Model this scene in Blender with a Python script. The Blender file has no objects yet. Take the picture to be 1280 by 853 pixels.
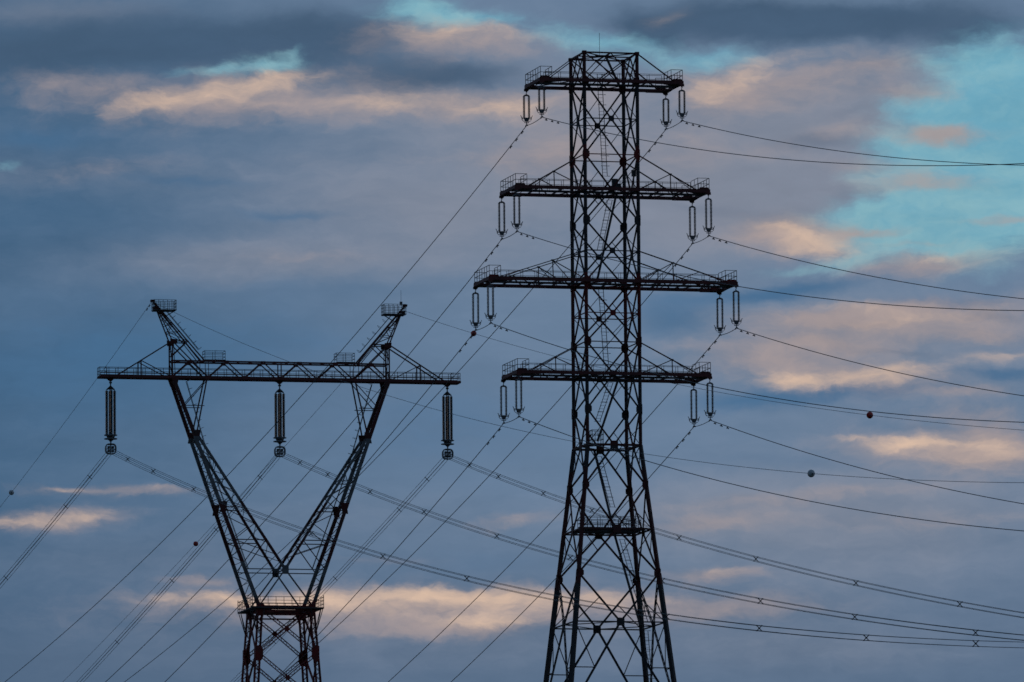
import bpy, math, random
from math import radians, sin, cos, pi, sqrt
from mathutils import Vector, Matrix

random.seed(7)
scene = bpy.context.scene
COL = scene.collection

# ------------------------------------------------------------------ camera
FPX = 11870.0                       # focal length in pixels of a 1280 px wide frame
PITCH, ROLL = radians(6.5), radians(0.45)
CAM = Vector((0, 0, 1.7))
cd = bpy.data.cameras.new('camera')
cd.sensor_width = 36.0
cd.lens = 36.0 * FPX / 1280.0
cd.clip_start, cd.clip_end = 0.5, 60000.0
cam = bpy.data.objects.new('camera', cd)
COL.objects.link(cam)
cam.matrix_world = (Matrix.Translation(CAM) @ Matrix.Rotation(pi / 2 + PITCH, 4, 'X')
                    @ Matrix.Rotation(-ROLL, 4, 'Z'))
scene.camera = cam

scene.view_settings.view_transform = 'Standard'
scene.view_settings.look = 'None'
scene.view_settings.exposure = 0.0
scene.view_settings.gamma = 1.0
scene.view_settings.use_curve_mapping = False
scene.render.engine = 'CYCLES'
scene.cycles.max_bounces = 4
scene.cycles.filter_width = 1.6
scene.cycles.use_adaptive_sampling = True
scene.cycles.adaptive_threshold = 0.02
scene.cycles.adaptive_min_samples = 16

# ------------------------------------------------------------------ sky
SUN_EL, SUN_AZ = radians(4.0), radians(-70.0)      # low sun, left of the view


def lin(r, g, b):
    f = lambda c: (c / 255 / 12.92) if c <= 10 else ((c / 255 + 0.055) / 1.055) ** 2.4
    return (f(r), f(g), f(b), 1.0)


def sky_dir(px, py):
    """Direction of a spot in the sky, as (azimuth, elevation) in hundredths of a radian-pixel."""
    X, Y = px - 640, 426.5 - py
    x = X * cos(ROLL) + Y * sin(ROLL)
    y = -X * sin(ROLL) + Y * cos(ROLL)
    v = Vector((x, FPX * cos(PITCH) - y * sin(PITCH), FPX * sin(PITCH) + y * cos(PITCH)))
    return math.atan2(v.x, v.y) * 118.7, math.atan2(v.z, math.hypot(v.x, v.y)) * 118.7


def build_sky():
    w = bpy.data.worlds.new('World')
    scene.world = w
    w.use_nodes = True
    nt = w.node_tree
    nt.nodes.clear()
    N, L = nt.nodes, nt.links

    def node(t, **kw):
        n = N.new(t)
        for k, v in kw.items():
            setattr(n, k, v)
        return n

    def setin(n, i, v):
        if isinstance(v, bpy.types.NodeSocket):
            L.new(v, n.inputs[i])
        else:
            n.inputs[i].default_value = v

    def m(op, a, b=None, c=None, clamp=False):
        n = node('ShaderNodeMath', operation=op, use_clamp=clamp)
        setin(n, 0, a)
        if b is not None:
            setin(n, 1, b)
        if c is not None:
            setin(n, 2, c)
        return n.outputs[0]

    def vm(op, a, b=None, out=0):
        n = node('ShaderNodeVectorMath', operation=op)
        setin(n, 0, a)
        if b is not None:
            setin(n, 1, b)
        return n.outputs[out]

    def mix(f, a, b):
        n = node('ShaderNodeMix', data_type='RGBA')
        n.clamp_factor = True
        setin(n, 0, f)
        setin(n, 6, a)
        setin(n, 7, b)
        return n.outputs[2]

    def smooth(x, lo, hi):
        n = node('ShaderNodeMapRange', interpolation_type='SMOOTHSTEP')
        setin(n, 0, x)
        n.inputs[1].default_value, n.inputs[2].default_value = lo, hi
        return n.outputs[0]

    tc = node('ShaderNodeTexCoord')
    sep = node('ShaderNodeSeparateXYZ')
    L.new(tc.outputs['Generated'], sep.inputs[0])
    az = m('MULTIPLY', m('ARCTAN2', sep.outputs[0], sep.outputs[1]), 118.7)
    el = m('MULTIPLY', m('ARCSINE', sep.outputs[2]), 118.7)
    comb = node('ShaderNodeCombineXYZ')
    L.new(az, comb.inputs[0])
    L.new(el, comb.inputs[1])
    P = comb.outputs[0]

    def noise(scale, sx, sy, off, detail=5, rough=0.55, color=False, src=None, rot=0.0):
        mp = node('ShaderNodeMapping')
        L.new(src or P, mp.inputs[0])
        mp.inputs['Location'].default_value = (off, off * 1.7, off * 0.3)
        mp.inputs['Rotation'].default_value = (0, 0, rot)
        mp.inputs['Scale'].default_value = (sx, sy, 1)
        n = node('ShaderNodeTexNoise')
        L.new(mp.outputs[0], n.inputs['Vector'])
        n.inputs['Scale'].default_value = scale
        n.inputs['Detail'].default_value = detail
        n.inputs['Roughness'].default_value = rough
        return n.outputs['Color' if color else 'Fac']

    # swirl the sky coordinates a little so that no cloud has a clean outline
    def warp(src, scale, sx, sy, off, ax, ay, detail=4):
        c = noise(scale, sx, sy, off, detail, 0.6, True, src)
        d = vm('MULTIPLY', vm('SUBTRACT', c, (0.5, 0.5, 0.5)), (ax, ay, 0.0))
        return vm('ADD', src, d)
    Q = warp(P, 0.7, 0.7, 1.2, 3.1, 0.85, 0.32)
    Q = warp(Q, 2.6, 0.7, 1.4, 8.3, 0.50, 0.26, 6)

    def field(blobs):
        # the running sum rides in the z of the coordinate, so the nodes form one chain
        S = Q
        for (px, py, sx, sy, rot, amp) in blobs:
            a, e = sky_dir(px, py)
            mp = node('ShaderNodeMapping', vector_type='TEXTURE')
            L.new(S, mp.inputs[0])
            mp.inputs['Location'].default_value = (a, e, 0)
            mp.inputs['Rotation'].default_value = (0, 0, radians(rot))
            mp.inputs['Scale'].default_value = (sx / 100, sy / 100, 1e5)
            d = vm('DOT_PRODUCT', mp.outputs[0], mp.outputs[0], 1)
            n = node('ShaderNodeVectorMath', operation='MULTIPLY_ADD')
            L.new(m('POWER', 0.3679, d), n.inputs[0])
            n.inputs[1].default_value = (0, 0, amp)
            L.new(S, n.inputs[2])
            S = n.outputs[0]
        sp = node('ShaderNodeSeparateXYZ')
        L.new(S, sp.inputs[0])
        return sp.outputs[2]

    big = noise(0.42, 0.55, 1.25, 11.0, 5, 0.55, src=Q)
    streak = noise(1.3, 0.32, 1.5, 5.0, 7, 0.62, src=Q)
    puff = noise(1.9, 0.75, 1.25, 21.0, 7, 0.62, src=Q)
    fine = noise(6.0, 0.5, 1.3, 41.0, 5, 0.6, src=Q)
    nb = m('SUBTRACT', big, 0.5)
    ns = m('SUBTRACT', streak, 0.5)
    npf = m('SUBTRACT', puff, 0.5)
    nf = m('SUBTRACT', fine, 0.5)

    # ---- base: a deck of blue grey cloud, darker to the left and low down
    left, _ = sky_dir(0, 420)
    right, _ = sky_dir(760, 420)
    gx = m('ADD', smooth(az, left - 2.0, right), m('MULTIPLY', nb, 0.7))
    base = mix(gx, SKYC['base_left'], SKYC['base_right'])
    _, lo = sky_dir(640, 860)
    _, hi = sky_dir(640, 560)
    gy = m('SUBTRACT', 1.0, smooth(el, lo, hi))
    base = mix(m('MULTIPLY', gy, 0.75), base, SKYC['low'])

    def layer(col, blobs, base, wn, lo, hi, strength, colour, gate_k=1.0, gate_0=0.5):
        f = field(blobs)
        t = m('ADD', f, base)
        gate = m('MULTIPLY_ADD', f, gate_k, gate_0, True)      # torn edges, but quiet where there is no cloud
        for nz, k in zip((nb, ns, npf, nf), wn):
            if k:
                t = m('MULTIPLY_ADD', m('MULTIPLY', nz, gate), k, t)
        return mix(m('MULTIPLY', smooth(t, lo, hi), strength), col, colour)

    col = layer(base, MAUVE, 0.12, (0.6, 0.6, 0.5, 0.18), 0.0, 1.15, 0.9, SKYC['mauve'])
    col = layer(col, DARK, 0.0, (0.3, 0.5, 0.45, 0.1), 0.05, 1.15, 0.9, SKYC['dark'])
    col = layer(col, BLUE, 0.02, (0.3, 0.7, 0.15, 0.05), 0.05, 1.15, 0.85, SKYC['blue'])

    # ---- clear gaps: the physical sky shows through, toned by a thin veil
    sky = node('ShaderNodeTexSky', sky_type='NISHITA')
    sky.sun_disc = False
    sky.sun_elevation, sky.sun_rotation = SUN_EL, SUN_AZ
    sky.altitude = 100
    sky.air_density, sky.dust_density, sky.ozone_density = 1.0, 0.6, 2.0
    nish = vm('SCALE', sky.outputs[0])
    nish.node.inputs['Scale'].default_value = 0.05
    veil = mix(smooth(m('ADD', npf, m('MULTIPLY', nb, 0.8)), -0.25, 0.3), SKYC['clear'], SKYC['veil'])
    clearc = vm('ADD', vm('MULTIPLY', nish, (0.4, 0.4, 0.4)), veil)
    col = layer(col, CLEAR, -0.02, (0.1, 0.5, 1.0, 0.5), 0.04, 1.15, 0.95, clearc, 2.0, 0.08)
    col = layer(col, PINK, 0.0, (0.2, 0.8, 0.85, 0.4), 0.08, 1.3, 0.85, SKYC['pink'], 1.5, 0.35)
    col = layer(col, PEACH, 0.0, (0.0, 0.9, 0.85, 0.5), 0.06, 1.4, 0.95, SKYC['peach'], 2.0, 0.08)

    # soft overall mottling of the deck
    mott = m('ADD', 1.0, m('ADD', m('MULTIPLY', npf, 0.14), m('ADD', m('MULTIPLY', ns, 0.26), m('MULTIPLY', nf, 0.07))))
    sc = node('ShaderNodeVectorMath', operation='SCALE')
    L.new(col, sc.inputs[0])
    L.new(mott, sc.inputs['Scale'])
    # horizon: below it the far land is dark
    hz = smooth(sep.outputs[2], -0.03, 0.0)
    fin = mix(hz, (0.02, 0.024, 0.028, 1), sc.outputs[0])
    bg = node('ShaderNodeBackground')
    L.new(fin, bg.inputs[0])
    bg.inputs[1].default_value = 1.0
    out = node('ShaderNodeOutputWorld')
    L.new(bg.outputs[0], out.inputs[0])
    w.cycles.sampling_method = 'MANUAL'
    w.cycles.sample_map_resolution = 256


SKYC = dict(base_left=lin(64, 98, 130), base_right=lin(104, 127, 154), low=lin(84, 105, 131),
            mauve=lin(130, 137, 153), dark=lin(66, 90, 116), blue=lin(64, 105, 142),
            clear=lin(98, 160, 184), veil=lin(128, 174, 186), pink=lin(166, 151, 149), peach=lin(218, 188, 165))
# (centre x, centre y, half width, half height, tilt in degrees, strength)
MAUVE = [(1130, 140, 90, 40, 0, .5), (520, 230, 260, 60, 0, .45), (300, 330, 220, 30, 0, .25), (640, 330, 200, 40, 0, .3), (1080, 690, 260, 70, 0, .35), (450, 640, 180, 30, 0, .2), (1010, 170, 190, 80, 8, 1.0), (1000, 245, 140, 40, 5, .7), (720, 130, 170, 90, 0, .6), (560, 150, 220, 50, 0, .4),
         (1120, 80, 110, 28, -10, .5), (860, 240, 110, 60, 0, .5), (860, 300, 100, 40, 0, .4), (1130, 430, 260, 60, 0, .6),
         (1170, 600, 260, 80, 0, .5), (900, 640, 170, 40, 0, .5), (560, 270, 200, 45, 0, .4), (340, 320, 190, 30, 0, .35),
         (80, 215, 170, 25, 0, .35), (560, 800, 400, 40, 0, .3), (200, 700, 200, 40, 0, .2), (60, 15, 170, 20, 0, .4), (1060, 810, 200, 30, 0, .25)]
DARK = [(1010, 178, 70, 12, 4, .55), (930, 160, 60, 10, 0, .3), (1130, 182, 60, 9, 0, .45), (1060, 140, 60, 8, 8, .35), (1130, 256, 60, 7, 8, .35), (1090, 405, 80, 7, 0, .5), (1240, 395, 60, 8, 0, .5), (1130, 440, 90, 6, -3, .4), (1180, 535, 90, 6, 0, .4), (200, 55, 230, 42, -3, 1.1), (420, 42, 110, 34, 0, .9), (20, 80, 120, 30, 0, .7), (500, 100, 110, 26, 5, .7), (600, 95, 80, 20, 0, .6),
        (930, 25, 150, 32, 0, 1.3), (1150, 25, 150, 27, 3, 1.0), (810, 40, 45, 22, -20, .8), (1220, 45, 70, 16, 10, .7),
        (985, 105, 60, 14, 10, .3), (900, 265, 110, 12, -6, .4), (1060, 245, 70, 10, 12, .35), (60, 840, 300, 60, 0, .35)]
BLUE = [(975, 362, 120, 12, 4, 1.0), (1190, 378, 90, 9, 0, .7), (1070, 489, 110, 12, 3, .9), (1260, 465, 60, 9, 0, .9), (930, 500, 90, 18, 4, .7),
        (840, 400, 70, 26, 0, .8), (100, 460, 210, 80, 0, .7), (330, 425, 200, 40, 0, .4), (560, 540, 200, 70, 0, .5), (370, 270, 80, 7, 0, .6), (240, 225, 110, 8, -4, .6),
        (60, 170, 100, 14, 0, .6), (620, 105, 80, 10, 0, .4), (1000, 580, 150, 14, 0, .4), (470, 360, 200, 16, 0, .35), (640, 700, 110, 20, 0, .3)]
CLEAR = [(520, 16, 48, 13, -5, 1.2), (600, 24, 50, 7, 0, .8), (715, 45, 70, 14, -8, .7), (335, 82, 42, 9, 6, 1.1), (270, 90, 24, 6, 5, .8), (222, 92, 20, 5, 0, .6), (372, 62, 14, 6, 30, .5),
         (5, 205, 18, 6, 0, .6), (885, 75, 60, 13, 5, .9), (790, 60, 50, 14, 0, .45), (1240, 78, 60, 22, 0, .9), (1160, 72, 50, 14, 0, .5), (1270, 150, 55, 70, 0, 1.2), (1170, 205, 70, 45, 0, 1.0),
         (1150, 135, 60, 16, 0, .7), (1235, 255, 90, 48, 0, 1.2), (1110, 268, 110, 17, 5, 1.3), (1060, 300, 40, 12, 0, .6), (1150, 300, 90, 14, 0, 1.1), (1065, 326, 50, 9, 0, 1.0), (1000, 338, 60, 6, 0, .5), (1110, 225, 60, 10, 0, .5), (1240, 330, 50, 16, 0, .5)]
PINK = [(1220, 168, 60, 9, 4, .5), (1150, 118, 60, 12, 0, .4), (1190, 232, 70, 9, 0, .45), (1150, 385, 150, 10, 4, .5), (1040, 430, 90, 8, -5, .4), (1200, 490, 80, 6, 3, .4), (1060, 160, 70, 12, 6, .55), (1090, 205, 80, 10, 0, .5), (960, 190, 60, 14, 0, .35), (1230, 420, 80, 8, 0, .5), (290, 125, 170, 30, 4, .9), (90, 112, 120, 20, 0, .55), (130, 210, 100, 12, 4, .45), (570, 50, 110, 20, -3, .9), (600, 128, 180, 20, 3, .8), (690, 190, 80, 36, 0, .7), (850, 200, 60, 40, 0, .5),
        (890, 110, 60, 26, 5, .8), (1010, 90, 90, 22, 10, .6), (1110, 78, 60, 16, 0, .6), (960, 130, 120, 20, 8, .5), (1180, 165, 36, 10, -5, .9), (1150, 168, 60, 10, 0, .4), (1130, 118, 60, 10, -6, .4),
        (1120, 230, 80, 14, 3, .6), (1010, 298, 70, 24, -4, 1.0), (940, 290, 60, 20, 0, .7), (1090, 290, 60, 5, 0, .6), (1180, 332, 100, 14, 3, 1.0), (1250, 275, 60, 5, 4, .6), (1160, 305, 50, 4, 0, .5),
        (1160, 405, 190, 20, 3, .9), (1010, 395, 120, 14, 0, .6), (960, 440, 120, 18, 0, .6), (1050, 470, 160, 20, -3, .9), (1180, 515, 120, 9, 0, .3), (1180, 565, 150, 22, -6, .9), (1240, 545, 60, 30, -10, .8),
        (1000, 622, 180, 10, 4, .55), (1150, 650, 160, 14, 0, .5), (880, 655, 90, 10, 4, .7), (900, 716, 60, 9, 0, .8), (640, 648, 60, 9, 5, .6), (60, 650, 100, 14, 4, .8), (150, 613, 110, 6, 0, .7),
        (540, 760, 340, 26, 0, 1.0), (480, 700, 60, 5, 0, .4), (250, 725, 40, 5, 0, .6), (380, 320, 90, 10, 0, .4), (900, 760, 120, 14, 0, .5), (540, 790, 120, 10, 0, .6), (560, 200, 200, 12, 0, .25)]
PEACH = [(352, 98, 62, 10, 5, .68), (290, 112, 70, 10, 10, .45), (175, 138, 56, 14, 10, .6), (225, 122, 70, 10, 8, .4), (320, 130, 60, 8, 0, .25), (480, 128, 60, 10, 3, .7), (630, 135, 70, 12, 0, .8), (530, 42, 60, 9, -5, .7), (615, 38, 50, 7, -8, .5),
         (930, 95, 46, 14, 25, .7), (870, 115, 26, 16, 0, .6), (835, 24, 34, 8, 10, .38), (1010, 66, 40, 6, 5, .4), (1010, 308, 46, 13, -6, 1.0), (960, 285, 40, 6, -10, .7), (1180, 322, 50, 6, 3, .7), (690, 222, 40, 8, 0, .3),
         (985, 474, 60, 9, -4, 1.1), (1110, 466, 70, 10, 4, 1.0), (1250, 443, 40, 7, 5, .6), (1140, 400, 110, 7, 5, .5), (1070, 383, 60, 6, -6, .45), (1145, 555, 50, 6, 4, 1.0), (1075, 547, 40, 4, -3, .7), (1250, 560, 60, 12, -14, .6), (1190, 575, 60, 10, -8, .4),
         (20, 655, 60, 7, 3, .75), (110, 645, 36, 8, 8, .5), (80, 612, 30, 3, 0, .6), (190, 609, 46, 3, -2, .35), (560, 742, 120, 9, -1, 1.1), (660, 760, 90, 16, 0, .6), (290, 752, 110, 9, -2, .9), (420, 758, 120, 13, 0, .6), (610, 780, 60, 6, 0, .7), (780, 745, 60, 8, 0, .6),
         (915, 712, 26, 4, 0, .5), (640, 655, 30, 4, 8, .4)]
PEACH = [(x, y, sx * 1.12, sy * 1.4, t, a * .88) for x, y, sx, sy, t, a in PEACH]
PINK = [(x, y, sx * 1.08, sy * 1.2, t, a * .95) for x, y, sx, sy, t, a in PINK]
CLEAR = [(x, y, sx * 1.12, sy * 1.3, t, a * .86) for x, y, sx, sy, t, a in CLEAR] + [(1215, 120, 70, 30, 0, .6), (1130, 175, 60, 20, 0, .4), (1230, 215, 80, 60, 0, .5)]
build_sky()

sd = bpy.data.lights.new('sun', 'SUN')
sd.energy = 0.10
sd.angle = radians(4)
sd.color = (1.0, 0.72, 0.5)
sun = bpy.data.objects.new('sun', sd)
COL.objects.link(sun)
sdir = Vector((sin(SUN_AZ) * cos(SUN_EL), cos(SUN_AZ) * cos(SUN_EL), sin(SUN_EL)))
sun.rotation_euler = sdir.to_track_quat('Z', 'Y').to_euler()
sun.location = sdir * 500 + Vector((0, 900, 0))

# ------------------------------------------------------------------ materials


def new_mat(name):
    m = bpy.data.materials.new(name)
    m.use_nodes = True
    nt = m.node_tree
    return m, nt, nt.nodes['Principled BSDF']


def mottled(name, c1, c2, scale=1.2, rough=0.6, metal=0.0, spec=0.3):
    m, nt, b = new_mat(name)
    tc = nt.nodes.new('ShaderNodeTexCoord')
    n = nt.nodes.new('ShaderNodeTexNoise')
    n.inputs['Scale'].default_value = scale
    n.inputs['Detail'].default_value = 5
    nt.links.new(tc.outputs['Object'], n.inputs['Vector'])
    r = nt.nodes.new('ShaderNodeValToRGB')
    r.color_ramp.elements[0].position, r.color_ramp.elements[1].position = 0.35, 0.65
    r.color_ramp.elements[0].color = (*c1, 1)
    r.color_ramp.elements[1].color = (*c2, 1)
    nt.links.new(n.outputs['Fac'], r.inputs['Fac'])
    nt.links.new(r.outputs['Color'], b.inputs['Base Color'])
    b.inputs['Roughness'].default_value = rough
    b.inputs['Metallic'].default_value = metal
    b.inputs['Specular IOR Level'].default_value = spec
    return m


RED, REDW = (0.12, 0.010, 0.009), (0.05, 0.008, 0.008)
DRK = (0.022, 0.023, 0.026)
GRY = (0.085, 0.09, 0.095)


def banded(name, bands, ztop=150.0):
    """Tower paint in horizontal warning bands; bands = [(z from, colour)] upwards, worn by two noises."""
    m, nt, b = new_mat(name)
    g = nt.nodes.new('ShaderNodeNewGeometry')
    s = nt.nodes.new('ShaderNodeSeparateXYZ')
    nt.links.new(g.outputs['Position'], s.inputs[0])
    n = nt.nodes.new('ShaderNodeTexNoise')
    n.inputs['Scale'].default_value = 0.9
    n.inputs['Detail'].default_value = 6
    nt.links.new(g.outputs['Position'], n.inputs['Vector'])
    dv = nt.nodes.new('ShaderNodeMath')
    dv.operation = 'DIVIDE'
    dv.inputs[1].default_value = ztop
    nt.links.new(s.outputs[2], dv.inputs[0])
    r = nt.nodes.new('ShaderNodeValToRGB')
    r.color_ramp.interpolation = 'CONSTANT'
    el = r.color_ramp.elements
    el[0].position, el[0].color = 0.0, (*bands[0][1], 1)
    el.remove(el[1])
    for z, c in bands[1:]:
        e = el.new(z / ztop)
        e.color = (*c, 1)
    nt.links.new(dv.outputs[0], r.inputs['Fac'])
    wr = nt.nodes.new('ShaderNodeValToRGB')
    wr.color_ramp.elements[0].position, wr.color_ramp.elements[1].position = 0.46, 0.72
    nt.links.new(n.outputs['Fac'], wr.inputs['Fac'])
    mx = nt.nodes.new('ShaderNodeMix')
    mx.data_type = 'RGBA'
    nt.links.new(wr.outputs['Color'], mx.inputs[0])
    nt.links.new(r.outputs['Color'], mx.inputs[6])
    mx.inputs[7].default_value = (0.035, 0.02, 0.018, 1)
    nt.links.new(mx.outputs[2], b.inputs['Base Color'])
    b.inputs['Roughness'].default_value = 0.65
    b.inputs['Specular IOR Level'].default_value = 0.2
    return m


M = dict(
    tall=banded('banded_paint_tall', [(0, GRY), (14, RED), (30, GRY), (46, RED), (62, DRK), (80, DRK), (88.2, REDW), (100.3, DRK), (103.0, REDW),
                                      (105.6, DRK), (110.3, REDW), (116.6, RED), (121.2, DRK), (129.9, REDW), (130.8, DRK), (132.9, RED), (134.7, DRK), (141.2, REDW)]),
    wide=banded('banded_paint_wide', [(0, GRY), (14, RED), (30, GRY), (46, RED), (62, GRY), (78, RED), (103.9, GRY), (108.6, REDW), (116.5, GRY), (124.5, REDW)]),
    dark=mottled('dark_painted_steel', (0.018, 0.019, 0.021), (0.032, 0.030, 0.030)),
    deep=mottled('dark_red_steel', (0.045, 0.007, 0.007), (0.075, 0.010, 0.009)),
    glass=mottled('dark_teal_glass', (0.008, 0.018, 0.024), (0.012, 0.028, 0.036), 3, 0.3, 0, 0.4),
    wire=mottled('weathered_aluminium', (0.035, 0.037, 0.042), (0.055, 0.058, 0.064), 0.3, 0.55, 0.3),
    galv=mottled('galvanised_steel', (0.05, 0.053, 0.058), (0.09, 0.093, 0.10), 2.0, 0.5, 0.5),
    ring=mottled('dull_aluminium_ring', (0.10, 0.11, 0.12), (0.16, 0.17, 0.18), 2.0, 0.45, 0.4),
    redball=mottled('red_marker_shell', (0.36, 0.018, 0.012), (0.27, 0.016, 0.012), 2.5, 0.5),
    whiteball=mottled('white_marker_shell', (0.42, 0.43, 0.44), (0.30, 0.31, 0.32), 2.5, 0.5),
    concrete=mottled('footing_concrete', (0.25, 0.24, 0.22), (0.33, 0.32, 0.30), 1.0, 0.9),
    grass=mottled('meadow_ground', (0.028, 0.040, 0.016), (0.055, 0.060, 0.028), 0.05, 0.95),
)

# ------------------------------------------------------------------ mesh helper


class MB:
    def __init__(self):
        self.v, self.f = [], []

    def add(self, vs, fs):
        k = len(self.v)
        self.v += [tuple(p) for p in vs]
        self.f += [tuple(i + k for i in f) for f in fs]

    def bar(self, p, q, a=0.12, b=None, ref=None, ell=False, t=None):
        """Steel member from p to q: a box, or an angle section when ell is set."""
        p, q = Vector(p), Vector(q)
        d = q - p
        if d.length < 1e-5:
            return
        d.normalize()
        b = a if b is None else b
        r = Vector(ref) if ref is not None else (Vector((0, 0, 1)) if abs(d.z) < 0.92 else Vector((1, 0, 0)))
        s = d.cross(r)
        if s.length < 1e-4:
            s = d.cross(Vector((0, 1, 0)))
        s.normalize()
        u = s.cross(d)
        if ell:
            t = t or a * 0.16
            prof = [(-a / 2, -b / 2), (a / 2, -b / 2), (a / 2, -b / 2 + t), (-a / 2 + t, -b / 2 + t), (-a / 2 + t, b / 2), (-a / 2, b / 2)]
        else:
            prof = [(-a / 2, -b / 2), (a / 2, -b / 2), (a / 2, b / 2), (-a / 2, b / 2)]
        n = len(prof)
        vs = [p + s * x + u * y for x, y in prof] + [q + s * x + u * y for x, y in prof]
        fs = [(i, (i + 1) % n, n + (i + 1) % n, n + i) for i in range(n)]
        if ell:
            fs += [(3, 2, 1, 0), (5, 4, 3, 0), (6, 7, 8, 9), (6, 9, 10, 11)]
        else:
            fs += [(3, 2, 1, 0), (4, 5, 6, 7)]
        self.add(vs, fs)

    def box(self, c, sx, sy, sz):
        x, y, z = c
        vs = [(x + i * sx / 2, y + j * sy / 2, z + k * sz / 2) for k in (-1, 1) for i, j in ((-1, -1), (1, -1), (1, 1), (-1, 1))]
        self.add(vs, [(3, 2, 1, 0), (4, 5, 6, 7), (0, 1, 5, 4), (1, 2, 6, 5), (2, 3, 7, 6), (3, 0, 4, 7)])

    def plate(self, pts, th, nrm):
        """Flat plate with outline pts and thickness th along nrm."""
        n = Vector(nrm).normalized() * th / 2
        k = len(pts)
        vs = [Vector(p) - n for p in pts] + [Vector(p) + n for p in pts]
        self.add(vs, [tuple(range(k))[::-1], tuple(range(k, 2 * k))] + [(i, (i + 1) % k, k + (i + 1) % k, k + i) for i in range(k)])

    def tube(self, pts, r, n=6, closed=False):
        pts = [Vector(p) for p in pts]
        k = len(pts)
        rings = []
        for i, p in enumerate(pts):
            if closed:
                d = pts[(i + 1) % k] - pts[i - 1]
            else:
                d = pts[min(i + 1, k - 1)] - pts[max(i - 1, 0)]
            d.normalize()
            ref = Vector((0, 0, 1)) if abs(d.z) < 0.9 else Vector((1, 0, 0))
            s = d.cross(ref).normalized()
            u = s.cross(d)
            rings.append([p + (s * cos(2 * pi * j / n) + u * sin(2 * pi * j / n)) * r for j in range(n)])
        vs = [v for g in rings for v in g]
        fs = []
        for i in range(k if closed else k - 1):
            a, b = i * n, ((i + 1) % k) * n
            fs += [(a + j, a + (j + 1) % n, b + (j + 1) % n, b + j) for j in range(n)]
        if not closed:
            fs += [tuple(range(n))[::-1], tuple(range((k - 1) * n, k * n))]
        self.add(vs, fs)

    def lathe(self, prof, c=(0, 0, 0), n=10):
        """prof = [(r, z)], turned about the vertical through c."""
        x, y, z = c
        vs = [(x + r * cos(2 * pi * j / n), y + r * sin(2 * pi * j / n), z + h) for r, h in prof for j in range(n)]
        fs = []
        for i in range(len(prof) - 1):
            fs += [(i * n + j, i * n + (j + 1) % n, (i + 1) * n + (j + 1) % n, (i + 1) * n + j) for j in range(n)]
        fs += [tuple(range(n))[::-1], tuple(range((len(prof) - 1) * n, len(prof) * n))]
        self.add(vs, fs)

    def laced(self, p, q, gap, a, pitch, side, rung=0.05):
        """Two parallel angles held apart by battens and lacing."""
        p, q, side = Vector(p), Vector(q), Vector(side)
        d = (q - p).normalized()
        s = (side - d * side.dot(d)).normalized() * gap / 2
        self.bar(p - s, q - s, a, ref=s, ell=False)
        self.bar(p + s, q + s, a, ref=s, ell=False)
        n = max(2, int((q - p).length / pitch))
        for i in range(n):
            u, w = p + (q - p) * (i / n), p + (q - p) * ((i + 1) / n)
            k = 1 if i % 2 else -1
            self.bar(u - s * k, w + s * k, rung)

    def build(self, name, mat, parent=None, smooth=False):
        me = bpy.data.meshes.new(name)
        me.from_pydata(self.v, [], self.f)
        me.materials.append(mat)
        me.update()
        if smooth:
            for p in me.polygons:
                p.use_smooth = True
        o = bpy.data.objects.new(name, me)
        COL.objects.link(o)
        if parent:
            o.parent = parent
        return o


def tag(o, label=None, cat=None, group=None, kind=None):
    for k, v in (('label', label), ('category', cat), ('group', group), ('kind', kind)):
        if v:
            o[k] = v
    return o


def empty(name, loc, rz=0.0):
    o = bpy.data.objects.new(name, None)
    COL.objects.link(o)
    o.location = loc
    o.rotation_euler = (0, 0, rz)
    o.empty_display_size = 0.5
    return o


def copy_tree(o, parent=None):
    c = o.copy()
    COL.objects.link(c)
    if parent:
        c.parent = parent
    for ch in KIDS.get(o.name, ()):
        copy_tree(ch, c)
    return c


KIDS = {}


def index_kids(root):
    KIDS[root.name] = [o for o in scene.objects if o.parent == root]
    for k in KIDS[root.name]:
        index_kids(k)


# ------------------------------------------------------------------ ground
gmb = MB()
nx = 40
gs = 40000.0
gv = [(-gs + 2 * gs * i / nx, -gs + 2 * gs * j / nx, 0.0) for j in range(nx + 1) for i in range(nx + 1)]
gf = [(j * (nx + 1) + i, j * (nx + 1) + i + 1, (j + 1) * (nx + 1) + i + 1, (j + 1) * (nx + 1) + i) for j in range(nx) for i in range(nx)]
gmb.add(gv, gf)
tag(gmb.build('ground', M['grass']), kind='structure')

# ------------------------------------------------------------------ pylon one: tall, four crossarms
PHR, PHL = radians(14), radians(13)
RB, LB = Vector((9.889, 990, 0)), Vector((-29.27, 1187, 0))
R = empty('lattice_pylon', RB, PHR)
tag(R, 'tall dark lattice pylon with four stacked crossarms and square tapering body', 'pylon', 'high voltage pylons')


def hwr(z):
    return 2.86 if z >= 103.2 else 2.86 + (103.2 - z) * 0.1063


def facepts(z, k, h=None):
    """Leg corner pair and centre of face k at height z. k: 0 near, 1 right, 2 far, 3 left."""
    h = hwr(z) if h is None else h
    cs = [(-h, -h), (h, -h), (h, h), (-h, h)]
    a, b = cs[k], cs[(k + 1) % 4]
    A, B = Vector((a[0], a[1], z)), Vector((b[0], b[1], z))
    return A, B, (A + B) / 2


NRM = [Vector((0, -1, 0)), Vector((1, 0, 0)), Vector((0, 1, 0)), Vector((-1, 0, 0))]

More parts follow.
